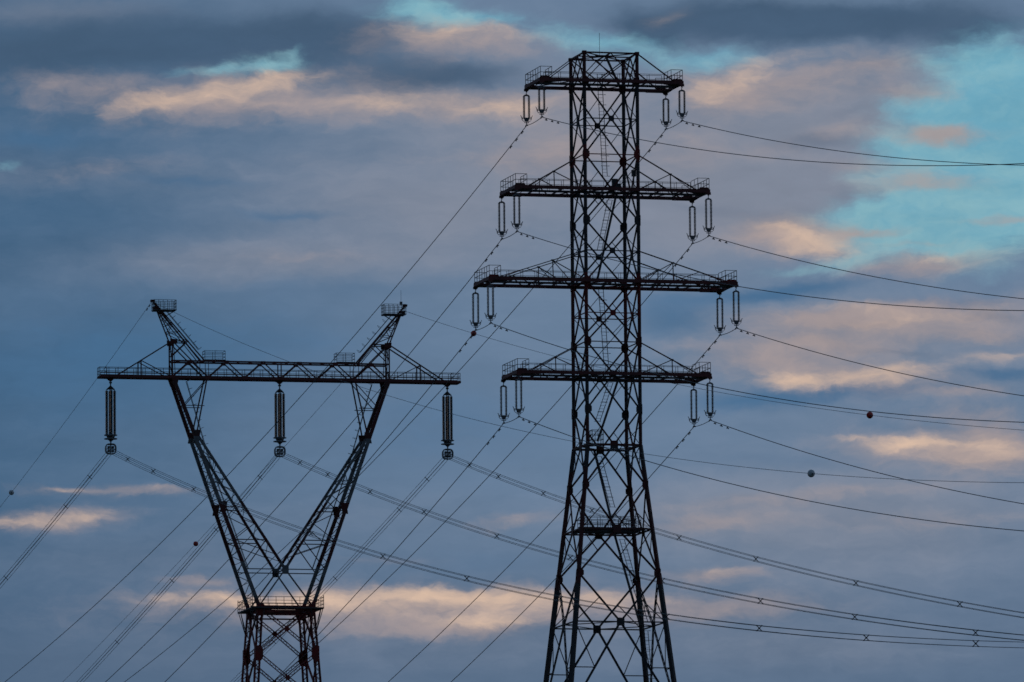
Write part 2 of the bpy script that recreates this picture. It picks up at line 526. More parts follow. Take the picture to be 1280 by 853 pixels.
legs = []
for sx, sy in ((-1, -1), (1, -1), (1, 1), (-1, 1)):
    mb = MB()
    pts = [144.56, 141.54, 133.81, 123.64, 114.04, 103.2, 89.61, 74.85, 52, 26, 0.3]
    for z1, z0 in zip(pts, pts[1:]):
        w = 0.27 if z0 >= 103 else (0.34 if z0 > 80 else 0.42)
        mb.bar((sx * hwr(z0), sy * hwr(z0), z0), (sx * hwr(z1), sy * hwr(z1), z1), w, ref=(sx, sy, 0.0))
    leg = mb.build('leg', M['tall'], R)
    legs.append(leg)
    fb = MB()
    h = hwr(0)
    fb.lathe([(1.5, -1.0), (1.5, 0.2), (0.8, 0.9), (0.7, 0.9)], (sx * h, sy * h, 0), 8)
    fb.build('footing', M['concrete'], leg)

# panel points from the top down: (height, node kind) - A on the legs, B at the middle of each face
LV = [(141.54, 'A'), (137.59, 'B'), (133.81, 'A'), (130.12, 'B'), (126.86, 'A'), (123.64, 'B'), (120.42, 'A'), (117.08, 'B'),
      (114.04, 'A'), (110.66, 'B'), (106.95, 'A'), (103.2, 'B'), (98.94, 'A'), (94.31, 'B'), (89.61, 'A'), (84.48, 'B'),
      (74.85, 'A'), (65.0, 'B'), (53.0, 'A'), (40.0, 'B'), (22.0, 'A')]
HORIZ = {137.59: .10, 133.81: .10, 130.12: .14, 123.64: .11, 120.42: .14, 117.08: .10, 114.04: .10, 110.66: .14, 103.2: .22, 94.31: .16, 84.48: .13, 65.0: .16, 40.0: .18}

for (z1, k1), (z0, k0) in zip(LV, LV[1:]):
    for k in range(4):
        mb = MB()
        side = k in (1, 3)
        a = (0.24 if side else 0.165) if z1 > 103.3 else (0.20 if z1 > 84.6 else 0.23)
        A1, B1, C1 = facepts(z1, k)
        A0, B0, C0 = facepts(z0, k)
        inn = NRM[k] * -0.03
        if k1 == 'A':
            segs = [(A1, C0), (B1, C0)]
        else:
            segs = [(C1, A0), (C1, B0)]
        for p, q in segs:
            if side and z1 < 90 and z1 > 60:
                mb.laced(p + inn, q + inn, 0.42, 0.09, 0.75, (0, 1, 0), 0.06)
            else:
                mb.bar(p + inn, q + inn, a, 0.12, ref=NRM[k], ell=not side)
            # secondary member from the middle of each diagonal back to the leg
            mid = (p + q) / 2
            zb = z0 if k1 == 'A' else z1
            E0, E1, _ = facepts(zb, k)
            e = E0 if (E0 - mid).length < (E1 - mid).length else E1
            if z1 < 103.3:
                mb.bar(mid + inn * 2, e + inn * 2, 0.09, 0.07, ref=NRM[k])
            elif not side:
                mb.bar(mid + inn * 2, e + inn * 2, 0.065, 0.06, ref=NRM[k])
            if z1 < 86:
                zm = mid.z
                F0, F1, _ = facepts(zm, k)
                e = F0 if (F0 - mid).length < (F1 - mid).length else F1
                mb.bar(mid + inn * 2, e + inn * 2, 0.10, 0.08, ref=NRM[k])
        mb.build('bracing', M['tall'], R)
for z, wd in HORIZ.items():
    mb = MB()
    for k in range(4):
        A, B, Cc = facepts(z, k)
        mb.bar(A, B, wd, wd, ref=NRM[k])
        if z in (103.2, 84.48, 94.31, 110.66, 120.42, 130.12):
            D = facepts(z, (k + 1) % 4)[2]
            mb.bar(Cc, D, 0.09, 0.09)
    mb.build('ring_frame', M['tall'], R)

# gusset plates
for z, kd in LV:
    if z < 60:
        continue
    if kd == 'B':
        for k in range(4):
            C0 = facepts(z, k)[2] + NRM[k] * 0.07
            s = Vector((-NRM[k].y, NRM[k].x, 0))
            h = 0.30 if z > 103.3 else 0.42
            mb = MB()
            mb.plate([C0 + s * x + Vector((0, 0, y)) for x, y in ((-h, -h), (h, -h), (h, h), (-h, h))], 0.03, NRM[k])
            mb.build('gusset_plate', M['tall'], R)
    else:
        for i, (sx, sy) in enumerate(((-1, -1), (1, -1), (1, 1), (-1, 1))):
            h = hwr(z)
            mb = MB()
            for nn, ss in ((Vector((0, sy, 0)), Vector((-sx, 0, 0))), (Vector((sx, 0, 0)), Vector((0, -sy, 0)))):
                c = Vector((sx * h, sy * h, z)) + nn * 0.14
                tall = 0.55 if z > 103.3 else 0.5
                wd = 0.62 if z > 90 else 0.7
                o = -0.2
                pts = [c + ss * o + Vector((0, 0, tall)), c + ss * 0.15 + Vector((0, 0, tall)), c + ss * wd * 0.75 + Vector((0, 0, tall * 0.45)),
                       c + ss * wd * 0.75 - Vector((0, 0, tall * 0.45)), c + ss * 0.15 - Vector((0, 0, tall)), c + ss * o - Vector((0, 0, tall))]
                mb.plate(pts, 0.03, nn)
            mb.build('gusset_plate', M['tall'], legs[i])

# top frame
mb = MB()
ZT, ZA = 144.56, 141.54
for k in range(4):
    A, B, Cc = facepts(ZT, k)
    A0, B0, C0 = facepts(ZA, k)
    mb.bar(A, B, 0.15)
    mb.bar(A, C0 + (B0 - A0) * 0.2, 0.11, ref=NRM[k])
    mb.bar(B, C0 - (B0 - A0) * 0.2, 0.11, ref=NRM[k])
    if k in (0, 2):
        mb.bar(Cc, A0, 0.09, ref=NRM[k])
        mb.bar(Cc, B0, 0.09, ref=NRM[k])
    else:
        mb.bar(Cc, A0, 0.12, ref=NRM[k])
        mb.bar(Cc, B0, 0.12, ref=NRM[k])
h = hwr(ZT)
mb.bar((-h, -h, ZT), (h, h, ZT), 0.10)
mb.bar((-h, h, ZT), (h, -h, ZT), 0.10)
mb.bar((-h, 0, ZT - .02), (h, 0, ZT - .02), 0.12)
mb.bar((0, -h, ZT - .02), (0, h, ZT - .02), 0.12)
mb.plate([(-1.1, -0.5, ZT + .05), (0.1, -0.5, ZT + .05), (0.7, 0.5, ZT + .05), (-0.5, 0.5, ZT + .05)], 0.08, (0, 0, 1))
for sx in (-1, 1):
    for sy in (-1, 1):
        mb.box((sx * h, sy * h, ZT), 0.42, 0.42, 0.30)
mb.build('top_frame', M['tall'], R)
mb = MB()
mb.tube([(-0.45, 0, ZT), (-0.45, 0, ZT + 1.2), (-0.45, 0, ZT + 2.5)], 0.022, 6)
mb.build('lightning_rod', M['galv'], R)


def railing(mb, pts, zf, hgt=1.1, step=1.35, r=0.045, mids=(0.55,), closed=False):
    """Hand rail, mid rails and posts along a floor path."""
    P = [Vector((x, y, zf)) for x, y in pts]
    if closed:
        P.append(P[0])
    for a, b in zip(P, P[1:]):
        n = max(1, round((b - a).length / step))
        for f in (1.0,) + tuple(mids):
            mb.bar(a + Vector((0, 0, hgt * f)), b + Vector((0, 0, hgt * f)), r)
        for i in range(n + 1):
            p = a + (b - a) * (i / n)
            mb.bar(p, p + Vector((0, 0, hgt)), r)


def ladder(parent, p, q, side, out, hoops=True, w=0.42, mat='dark'):
    """Rung ladder from p to q; side = rung direction, out = where the safety hoops bulge."""
    p, q, s, o = Vector(p), Vector(q), Vector(side).normalized(), Vector(out).normalized()
    mb = MB()
    mb.bar(p - s * w / 2, q - s * w / 2, 0.06)
    mb.bar(p + s * w / 2, q + s * w / 2, 0.06)
    n = int((q - p).length / 0.36)
    for i in range(1, n):
        c = p + (q - p) * i / n
        mb.bar(c - s * w / 2, c + s * w / 2, 0.03)
    lad = mb.build('ladder', M[mat], parent)
    if hoops:
        n = max(2, int((q - p).length / 1.0))
        for i in range(n + 1):
            c = p + (q - p) * i / n
            hb = MB()
            arc = [c + s * (w / 2 + 0.12) * cos(t) * 1.0 + o * 0.50 * sin(t) for t in [pi * j / 8 for j in range(9)]]
            hb.tube(arc, 0.022, 5)
            hb.build('safety_hoop', M[mat], lad)
    return lad


# crossarms: (chord height, half length, hanger anchor height, hanger foot, post)
ARMS = [(141.54, 7.72, 144.56, 6.75, None), (130.12, 10.5, 133.81, 9.0, 6.3), (120.42, 13.4, 123.64, 12.4, 6.5), (110.66, 10.45, 114.04, 9.0, 6.3)]
WT = 3.27
ARM_NAMES = ['topmost', 'second', 'third and longest', 'lowest']
for ai, (z, U, zh, uf, post) in enumerate(ARMS):
    mb = MB()
    for sy in (-1, 1):
        mb.bar((-U, sy * WT, z), (U, sy * WT, z), 0.14, 0.36, ref=(0, 0, 1))
        mb.bar((-U, sy * WT * .99, z - .16), (U, sy * WT * .99, z - .16), 0.30, 0.03, ref=(0, 0, 1))
    # cross members and wind bracing in the plane of the arm
    n = int(U / 2.6)
    xs = [-U + 2 * U * i / (2 * n) for i in range(2 * n + 1)]
    for i, x in enumerate(xs):
        mb.bar((x, -WT, z - .05), (x, WT, z - .05), 0.09, 0.14)
    for i, (x0, x1) in enumerate(zip(xs, xs[1:])):
        s = 1 if i % 2 else -1
        mb.bar((x0, -WT * s, z - .08), (x1, WT * s, z - .08), 0.10, 0.08)
    for sx in (-1, 1):
        mb.bar((sx * U, -WT - .05, z), (sx * U, WT + .05, z), 0.16, 0.34)
        for sy in (-1, 1):
            # big corner gusset lying in the arm, with the hanger bracket under it
            x0 = sx * (U - 2.3)
            mb.plate([(sx * (U + .12), sy * (WT + .1), z - .2), (x0, sy * (WT + .1), z - .2), (sx * U, sy * (WT - 2.2), z - .2)][::1], 0.04, (0, 0, 1))
            mb.plate([(sx * (U + .12), sy * (WT + .1), z - .42), (sx * (U - .3), sy * (WT + .1), z - .42), (sx * (U - .5), sy * (WT + .1), z - .15), (sx * (U + .12), sy * (WT + .1), z - .15)], 0.05, (0, 1, 0))
    arm = mb.build('crossarm', M['deep'], R)
    arm['label'] = ARM_NAMES[ai] + ' crossarm of the tall pylon'
    for sx in (-1, 1):
        for sy in (-1, 1):
            hb = MB()
            top = Vector((sx * hwr(zh), sy * hwr(zh), zh))
            foot = Vector((sx * uf, sy * WT, z + .12))
            hb.bar(top + Vector((0, -.09, 0)), foot + Vector((0, -.09, 0)), 0.085)
            hb.bar(top + Vector((0, .09, 0)), foot + Vector((0, .09, 0)), 0.085)
            if post:
                t = (post - hwr(zh)) / (uf - hwr(zh))
                pt = top + (foot - top) * t
                hb.bar(pt, (pt.x, sy * WT, z), 0.09)
                hb.bar(pt, (sx * 3.0, sy * WT, z + .1), 0.09)
                hb.box((pt.x, pt.y, pt.z), 0.3, 0.2, 0.16)
                if ai == 2:
                    hb.bar(top + (foot - top) * .68, (sx * 6.6, sy * WT, z + .1), 0.07)
                    hb.bar(top + (foot - top) * .68, (sx * 12.0, sy * WT, z + .1), 0.07)
                    hb.bar(pt, (sx * 4.6, sy * WT * .8, z + .1), 0.07)
                else:
                    hb.bar(pt, (sx * (post + 2.2), sy * WT, z + .1), 0.06)
            # bracket at the foot of the hanger
            c = Vector((sx * (U - .55), sy * WT, z + .22))
            hb.plate([c + Vector((-.65, 0, -.1)), c + Vector((.55, 0, -.1)), c + Vector((.4, 0, .15)), c + Vector((-.5, 0, .15))], 0.10, (0, 1, 0))
            hb.build('hanger', M['tall'], arm)
    # walkway down the middle with rails, cage of rails round each tip
    wb = MB()
    for y in (-.42, .42):
        wb.bar((-U, y, z), (U, y, z), 0.08, 0.14)
    for i in range(int(2 * U / 0.3)):
        wb.bar((-U + .3 * i, -.42, z + .05), (-U + .3 * i, .42, z + .05), 0.05, 0.03)
    wb.build('walkway', M['dark'], arm)
    rb = MB()
    for y in (-.45, .45):
        railing(rb, [(-U + 1.3, y), (U - 1.3, y)], z + .1, 1.12, 1.55, 0.042, (0.5,))
    rb.build('railing', M['dark'], arm)
    for sx in (-1, 1):
        cb = MB()
        railing(cb, [(sx * (U - 1.25), -WT + .05), (sx * (U - .02), -WT + .05), (sx * (U - .02), WT - .05), (sx * (U - 1.25), WT - .05)], z + .15, 1.2, 1.15, 0.05, (0.5,))
        railing(cb, [(sx * (U - 1.25), -WT + .05), (sx * (U - 1.25), -.45)], z + .15, 1.2, 1.3, 0.045, (0.5,))
        cb.build('railing', M['dark'], arm)

# inner struts with the ladders (alternating down the body), read off the photograph as body coordinates
STRUTS = [((0.2, 144.5), (1.6, 141.5)), ((1.1, 129.6), (-0.95, 120.9)), ((1.15, 110.2), (-1.1, 103.8)), ((-1.45, 102.8), (0.55, 94.6)), ((0.55, 94.4), (3.3, 84.7))]
for (u1, z1), (u0, z0) in STRUTS:
    mb = MB()
    mb.bar((u1, -0.2, z1), (u0, -0.2, z0), 0.24, 0.2)
    mb.build('inner_strut', M['dark'], R)
LADS = [((-0.45, 142.7), (0.05, 131.9), 0), ((0.55, 129.3), (-0.62, 124.0), 1), ((-0.5, 119.9), (0.0, 112.0), 0), ((0.45, 110.0), (-1.0, 105.9), 1),
        ((-0.85, 102.2), (0.55, 96.9), 2), ((1.55, 93.5), (4.0, 84.9), 2), ((4.0, 84.0), (4.6, 76.0), 0), ((4.6, 76.0), (5.4, 66.0), 0)]
for (u1, z1), (u0, z0), kd in LADS:
    ladder(R, (u1, 0.1, z1), (u0, 0.1, z0), (1, 0, 0), (0.8, 0.3, 0) if kd == 0 else (-.3, -1, 0), hoops=True, w=0.5)

# rest platform low on the body, small landing at the waist, equipment box
pf = MB()
pw = 3.2
for y in (-2.9, -1.5, 0, 1.5, 2.9):
    pf.bar((-pw - .3, y, 94.45), (pw + .3, y, 94.45), 0.16, 0.14)
for x in (-2.9, 0, 2.9):
    pf.bar((x, -3.3, 94.30), (x, 3.3, 94.30), 0.14, 0.14)
for i in range(26):
    x = -3.1 + i * .248
    pf.bar((x, -2.6, 94.56), (x, -1.4, 94.56), 0.06, 0.03)
    pf.bar((x, 1.4, 94.56), (x, 2.6, 94.56), 0.06, 0.03)
pfo = pf.build('rest_platform', M['dark'], R)
rb = MB()
railing(rb, [(-2.6, -2.6), (2.9, -2.6), (2.9, 2.6), (-2.6, 2.6)], 94.55, 1.15, 1.1, 0.05, (0.35, 0.68), True)
railing(rb, [(-2.6, -1.2), (2.0, -1.2), (2.0, 1.2), (-2.6, 1.2)], 94.55, 1.15, 1.3, 0.04, (0.5,), True)
rb.build('railing', M['dark'], pfo)
lb = MB()
lb.box((-1.3, -.6, 103.35), 1.3, 1.3, 0.08)
lo = lb.build('landing', M['dark'], R)
rb = MB()
railing(rb, [(-1.9, -1.2), (-.7, -1.2), (-.7, 0), (-1.9, 0)], 103.4, 1.5, 0.6, 0.05, (0.35, 0.7), True)
rb.build('railing', M['dark'], lo)
eb = MB()
eb.box((2.55, -2.3, 131.9), 0.42, 0.35, 0.6)
eb.box((2.55, -2.3, 132.24), 0.5, 0.43, 0.06)
eb.bar((2.55, -2.3, 131.6), (2.55, -2.3, 130.2), 0.08)
eb.bar((2.55, -2.1, 132.0), (2.86, -2.1, 132.0), 0.06)
eb.build('equipment_box', M['dark'], R)
eb = MB()
eb.box((1.0, -.3, 131.0), 0.55, 0.5, 1.1)
eb.box((1.45, -.3, 130.7), 0.35, 0.5, 0.7)
eb.bar((.7, -.3, 131.5), (1.9, -.3, 130.5), 0.12)
eb.build('equipment_box', M['dark'], R)

# ------------------------------------------------------------------ pylon two: wide, Y shaped with one long beam
Lp = empty('lattice_pylon', LB, PHL)
tag(Lp, 'Y-shaped red and grey lattice pylon carrying one long horizontal beam with two masts', 'pylon', 'high voltage pylons')
ZB, ZTc, BW, BL = 132.26, 134.34, 1.05, 23.1


def hwl(z):
    return 3.3 + (103.3 - z) * 0.07


def wv(z):
    return 1.05 + 2.25 * (132.2 - z) / 28.9


# the beam
bm_ = MB()
for sy in (-1, 1):
    y = sy * BW
    bm_.bar((-BL, y, ZB), (BL, y, ZB), 0.14, 0.30)
    bm_.bar((-BL, y, ZB + .42), (BL, y, ZB + .42), 0.07, 0.07)
    bm_.bar((-13.9, y, ZTc), (13.9, y, ZTc), 0.14, 0.2)
    nodes_b = [-13.9, -9.3, -4.65, 0, 4.65, 9.3, 13.9]
    for i, (b0, b1) in enumerate(zip(nodes_b, nodes_b[1:])):
        tmid = (b0 + b1) / 2
        bm_.bar((b0, y, ZB), (tmid, y, ZTc), 0.13)
        bm_.bar((tmid, y, ZTc), (b1, y, ZB), 0.13)
        bm_.plate([(tmid - .3, y + sy * .09, ZTc - .3), (tmid + .3, y + sy * .09, ZTc - .3), (tmid + .3, y + sy * .09, ZTc + .12), (tmid - .3, y + sy * .09, ZTc + .12)], 0.03, (0, 1, 0))
    for b0 in nodes_b:
        bm_.plate([(b0 - .38, y + sy * .09, ZB - .16), (b0 + .38, y + sy * .09, ZB - .16), (b0 + .3, y + sy * .09, ZB + .3), (b0 - .3, y + sy * .09, ZB + .3)], 0.03, (0, 1, 0))
    bm_.bar((0, y, ZB), (0, y, ZTc), 0.13)
    for s in (-1, 1):
        bm_.bar((s * 9.3, y, ZB), (s * 9.3, y, ZTc), 0.07)
        bm_.bar((s * 10.4, y, ZB), (s * 10.4, y, ZTc), 0.07)
x = -BL
i = 0
while x < BL - .5:
    bm_.bar((x, -BW, ZB - .04), (x, BW, ZB - .04), 0.09)
    k = 1 if i % 2 else -1
    bm_.bar((x, -BW * k, ZB - .06), (min(BL, x + 1.55), BW * k, ZB - .06), 0.07)
    if abs(x + .8) < 13.2:
        bm_.bar((x, -BW * k, ZTc), (x + 1.55, BW * k, ZTc), 0.06)
    x += 1.547
    i += 1
bm_.bar((BL, -BW, ZB), (BL, BW, ZB), 0.12, 0.26)
for s in (-1, 0, 1):
    c = s * 21.60
    bm_.bar((c - .25, -BW, ZB - .1), (c - .25, BW, ZB - .1), 0.14, 0.2)
    bm_.bar((c + .25, -BW, ZB - .1), (c + .25, BW, ZB - .1), 0.14, 0.2)
    bm_.plate([(c - .6, 0, ZB - .1), (c + .6, 0, ZB - .1), (c + .12, 0, ZB - .55), (c - .12, 0, ZB - .55)], 0.3, (0, 1, 0))
beam = bm_.build('crossarm_beam', M['deep'], Lp)
rb = MB()
for y in (-BW + .25, BW - .2):
    railing(rb, [(-BL, y), (BL, y)], ZB + .2, 0.95 if y < 0 else 1.0, 1.16, 0.06, (0.5,))
for s in (-1, 1):
    railing(rb, [(s * BL, -BW + .25), (s * BL, BW - .2)], ZB + .2, 0.98, 1.0, 0.045, (0.5,))
    railing(rb, [(s * (BL - .9), -BW + .25), (s * (BL - .9), BW - .2)], ZB + .2, 0.98, 1.6, 0.045, (0.5,))
rb.build('railing', M['dark'], beam)
wb = MB()
for i in range(int(2 * BL / .35)):
    wb.bar((-BL + .35 * i, -.4, ZB + .12), (-BL + .35 * i, .4, ZB + .12), 0.09, 0.03)
wb.bar((-BL, -.42, ZB + .1), (BL, -.42, ZB + .1), .05, .1)
wb.bar((-BL, .42, ZB + .1), (BL, .42, ZB + .1), .05, .1)
wb.build('walkway', M['dark'], beam)

for s in (-1, 1):
    # mast with its knee, tied back to the beam by a hanger
    mb = MB()
    K = 136.82
    for sy in (-1, 1):
        y = sy * BW
        mb.bar((s * 13.9, y, ZB), (s * 13.9, y, K), 0.16)
        mb.bar((s * 13.55, y, ZB), (s * 13.75, y, K), 0.08)
        mb.bar((s * 13.9, y, K), (s * 15.6, sy * .42, 140.8), 0.13)
        mb.bar((s * 16.25, sy * .22, 142.0), (s * 9.75, y, ZTc), 0.16)
        mb.bar((s * 15.9, sy * .3, 141.1), (s * 10.2, y, ZTc), 0.09)
        mb.bar((s * 13.9, y, K), (s * 11.8, y, K), 0.13)
        mb.bar((s * 13.9, y, K), (s * 9.3, y, ZB), 0.13)
        mb.bar((s * 11.9, y, K), (s * 13.9, y, ZTc + .6), 0.11)
        mb.bar((s * 11.5, y, ZTc), (s * 13.9, y, ZB), 0.11)
        # lattice inside the tapering top
        def oc(t): return Vector((s * (13.9 + 1.7 * t), sy * (BW - .63 * t), K + 3.98 * t))
        def ic(t): return Vector((s * (11.85 + 3.85 * t), sy * (BW - .75 * t), K + 4.45 * t))
        T = [0, .28, .5, .7, .88]
        for j, (a, b) in enumerate(zip(T, T[1:])):
            mb.bar(oc(a), ic(b), 0.07) if j % 2 else mb.bar(ic(a), oc(b), 0.07)
            mb.bar(oc(b), ic(b), 0.07)
        mb.plate([(s * 13.3, y + sy * .1, K - .35), (s * 14.15, y + sy * .1, K - .45), (s * 14.2, y + sy * .1, K + .3), (s * 13.3, y + sy * .1, K + .2)], .03, (0, 1, 0))
    for z in (132.3, 133.4, 134.4, 135.6, K):
        mb.bar((s * 13.9, -BW, z), (s * 13.9, BW, z), .09)
    for z0, z1 in ((132.3, 134.4), (134.4, K)):
        mb.bar((s * 13.9, -BW, z0), (s * 13.9, BW, z1), .08)
    for t in (.3, .55, .8):
        w_ = BW - .63 * t
        mb.bar((s * (13.9 + 1.7 * t), -w_, K + 3.98 * t), (s * (13.9 + 1.7 * t), w_, K + 3.98 * t), .06)
        w_ = BW - .75 * t
        mb.bar((s * (11.85 + 3.85 * t), -w_, K + 4.45 * t), (s * (11.85 + 3.85 * t), w_, K + 4.45 * t), .06)
    mb.box((s * 16.2, 0, 141.95), 0.5, 0.7, 0.26)
    mb.box((s * 15.9, 0, 141.0), 0.5, 0.8, 0.5)
    mast = mb.build('mast', M['wide'], Lp)
    # work cage at the mast head
    cb = MB()
    x0, x1 = s * 13.35, s * 16.15
    for y in (-.85, -.3, .3, .85):
        cb.bar((x0, y, 140.75), (x1, y, 140.75), .12, .14)
    for i in range(5):
        xx = x0 + (x1 - x0) * i / 4
        cb.bar((xx, -.9, 140.78), (xx, .9, 140.78), .09)
    cb.bar((x0, 0, 140.75), (s * 14.8, 0, 139.9), .1)
    railing(cb, [(x0, -.9), (x1, -.9), (x1, .9), (x0, .9)], 140.8, 1.22, .62, .05, (0.3, 0.65), True)
    cb.build('work_cage', M['dark'], mast)
    ladder(mast, (s * 14.35, 0, 140.6), (s * 10.35, 0, 135.9), (0, 1, 0), (-s * .75, 0, .66), hoops=True, w=0.45)
    # outer hanger
    hb = MB()
    for sy in (-1, 1):
        y = sy * BW
        top, foot = Vector((s * 13.9, y, K)), Vector((s * 20.9, y, ZB + .15))
        hb.bar(top, foot, .15)
        pt = top + (foot - top) * (4.0 / 7.0)
        hb.bar(pt, (pt.x, y, ZB), .14)
        hb.bar(pt, (s * 14.2, y, ZB + .15), .10)
    hb.bar((s * 17.9, -BW, 134.2), (s * 17.9, BW, 134.2), .08)
    hb.build('hanger', M['wide'], Lp)
    # small cage standing on the beam
    cb = MB()
    xa, xb = (s * 9.7, s * 7.1) if s < 0 else (s * 9.5, s * 7.2)
    for y in (-.9, -.3, .3, .9):
        cb.bar((xa, y, ZTc + .2), (xb, y, ZTc + .2), .1, .1)
    for xx in (xa, (xa + xb) / 2, xb):
        cb.bar((xx, -1, ZTc + .16), (xx, 1, ZTc + .16), .1)
    railing(cb, [(xa, -.8), (xb, -.8), (xb, .8), (xa, .8)], ZTc + .22, 1.15, 1.2, .05, (0.35, 0.7), True)
    cb.build('work_cage', M['dark'], Lp)

    # one arm of the Y
    mb = MB()
    def out_(z, sy): return Vector((s * (13.8 - 10.4 * (132.2 - z) / 28.9), sy * wv(z), z))
    def inn_(z, sy): return Vector((s * (11.2 * (z - 108.1) / 17.4), sy * wv(z), z))
    for sy in (-1, 1):
        mb.bar(out_(132.2, sy), out_(103.4, sy), 0.42, ref=(s, 0, 0))
        mb.bar(inn_(125.5, sy), inn_(108.1, sy), 0.31, ref=(s, 0, 0))
        zs = [125.2, 123.4, 121.4, 119.4, 117.6, 115.9, 113.9, 111.8, 110.0]
        for j, (za, zb) in enumerate(zip(zs, zs[1:])):
            if j % 2:
                mb.bar(out_(za, sy), inn_(zb, sy), .09)
            else:
                mb.bar(inn_(za, sy), out_(zb, sy), .09)
        for z in (119.4, 115.9, 111.8):
            mb.bar(out_(z, sy), inn_(z, sy), .12)
        mb.bar(inn_(111.8, sy), out_(108.1, sy), .11)
        mb.bar(out_(108.1, sy), (0, sy * wv(108.1), 108.1), .12)
        # struts from the beam
        mb.bar((s * 9.5, sy * BW, ZB - .1), out_(124.6, sy), .16)
        mb.bar((s * 9.3, sy * BW, ZB - .1), out_(128.6, sy), .10)
        mb.bar((s * 9.9, sy * wv(128.9), 128.7), out_(128.7, sy), .09)
        # X below the node
        mb.bar((0, sy * wv(108.1), 108.1), (s * 3.3, sy * 3.3, 103.6), .17, ref=(0, 1, 0))
    # lacing between near and far chords
    z = 131.8
    j = 0
    while z > 104.5:
        st = .62 + (wv(z) - 1) * .35
        k = 1 if j % 2 else -1
        mb.bar(out_(z, -k), out_(max(104, z - st), k), .07)
        mb.bar(out_(z, -1), out_(z, 1), .06)
        if 109.5 < z < 125:
            mb.bar(inn_(z, -k), inn_(z - st, k), .07)
        z -= st
        j += 1
    ya = mb.build('pylon_arm', M['wide'], Lp)
    for sy in (-1, 1):
        c = out_(132.0, sy) + Vector((0, sy * .22, 0))
        gb = MB()
        gb.plate([c + Vector((-s * .6, 0, .2)), c + Vector((s * .35, 0, .2)), c + Vector((s * .0, 0, -.75)), c + Vector((-s * .42, 0, -.7))], .03, (0, 1, 0))
        gb.build('gusset_plate', M['wide'], ya)
        for z in (124.9, 115.9):
            c = out_(z, sy) + Vector((-s * .1, sy * .23, 0))
            gb = MB()
            gb.plate([c + Vector((x * s, 0, y)) for x, y in ((-.38, -.7), (.35, -.7), (.1, .7), (-.6, .7))], .03, (0, 1, 0))
            gb.build('gusset_plate', M['wide'], ya)
    ladder(ya, (s * 11.9, .2, 131.9), (s * 9.0, .2, 122.0), (0, 1, 0), (-s, 0, .3), hoops=True, w=.45)
    ladder(ya, (s * 9.0, .2, 122.0), (s * 4.1, .2, 108.4), (0, 1, 0), (-s, 0, .3), hoops=False, w=.45)

# aerial on the right mast head
mb = MB()
mb.tube([(15.7, 0, 141.9), (15.7, 0, 143.0), (15.7, 0, 143.9)], .022, 6)
mb.box((15.7, 0, 142.25), .3, .3, .4)
mb.build('lightning_rod', M['galv'], Lp)

for sy in (-1, 1):
    gb = MB()
    c = Vector((0, sy * (wv(108.1) + .17), 108.1))
    gb.plate([c + Vector((x, 0, y)) for x, y in ((-.42, -.5), (.42, -.5), (.42, .5), (-.42, .5))], .04, (0, 1, 0))
    gb.build('gusset_plate', M['wide'], Lp)
mb = MB()
mb.bar((0, -wv(108.1), 108.1), (0, wv(108.1), 108.1), .14)
mb.build('cross_tie', M['wide'], Lp)

# base: four laced legs
for sx, sy in ((-1, -1), (1, -1), (1, 1), (-1, 1)):
    mb = MB()
    zs = [103.3, 97.46, 91.3, 84.6, 77.2, 69, 60, 50, 39, 27, 14, 0.3]
    G = .27
    for z1, z0 in zip(zs, zs[1:]):
        for ox in (-G, G):
            for oy in (-G, G):
                mb.bar((sx * hwl(z0) + ox, sy * hwl(z0) + oy, z0), (sx * hwl(z1) + ox, sy * hwl(z1) + oy, z1), .13, ref=(sx, sy, 0))
        st = .55 if z1 > 85 else 1.3
        n = int((z1 - z0) / st)
        for j in range(n):
            za, zb = z1 - (z1 - z0) * j / n, z1 - (z1 - z0) * (j + 1) / n
            k = 1 if j % 2 else -1
            ca, cb_ = (sx * hwl(za), sy * hwl(za)), (sx * hwl(zb), sy * hwl(zb))
            for fx in (-G, G):
                mb.bar((ca[0] + fx, ca[1] - G * k, za), (cb_[0] + fx, cb_[1] + G * k, zb), .06)
                mb.bar((ca[0] - G * k, ca[1] + fx, za), (cb_[0] + G * k, cb_[1] + fx, zb), .06)
    leg = mb.build('leg', M['wide'], Lp)
    for z, hh in ((103.0, .75), (97.46, .95), (91.3, .95)):
        h = hwl(z)
        for nn, ss in ((Vector((0, sy, 0)), Vector((-sx, 0, 0))), (Vector((sx, 0, 0)), Vector((0, -sy, 0)))):
            c = Vector((sx * h, sy * h, z)) + nn * .36
            gb = MB()
            gb.plate([c - ss * .36 + Vector((0, 0, hh)), c + ss * .36 + Vector((0, 0, hh)), c + ss * .62 + Vector((0, 0, hh * .5)),
                      c + ss * .62 - Vector((0, 0, hh * .5)), c + ss * .36 - Vector((0, 0, hh)), c - ss * .36 - Vector((0, 0, hh))], .03, nn)
            gb.build('gusset_plate', M['wide'], leg)
    fb = MB()
    fb.lathe([(1.6, -1.0), (1.6, 0.2), (1.0, 0.9), (0.9, 0.9)], (sx * hwl(0), sy * hwl(0), 0), 8)
    fb.build('footing', M['concrete'], leg)

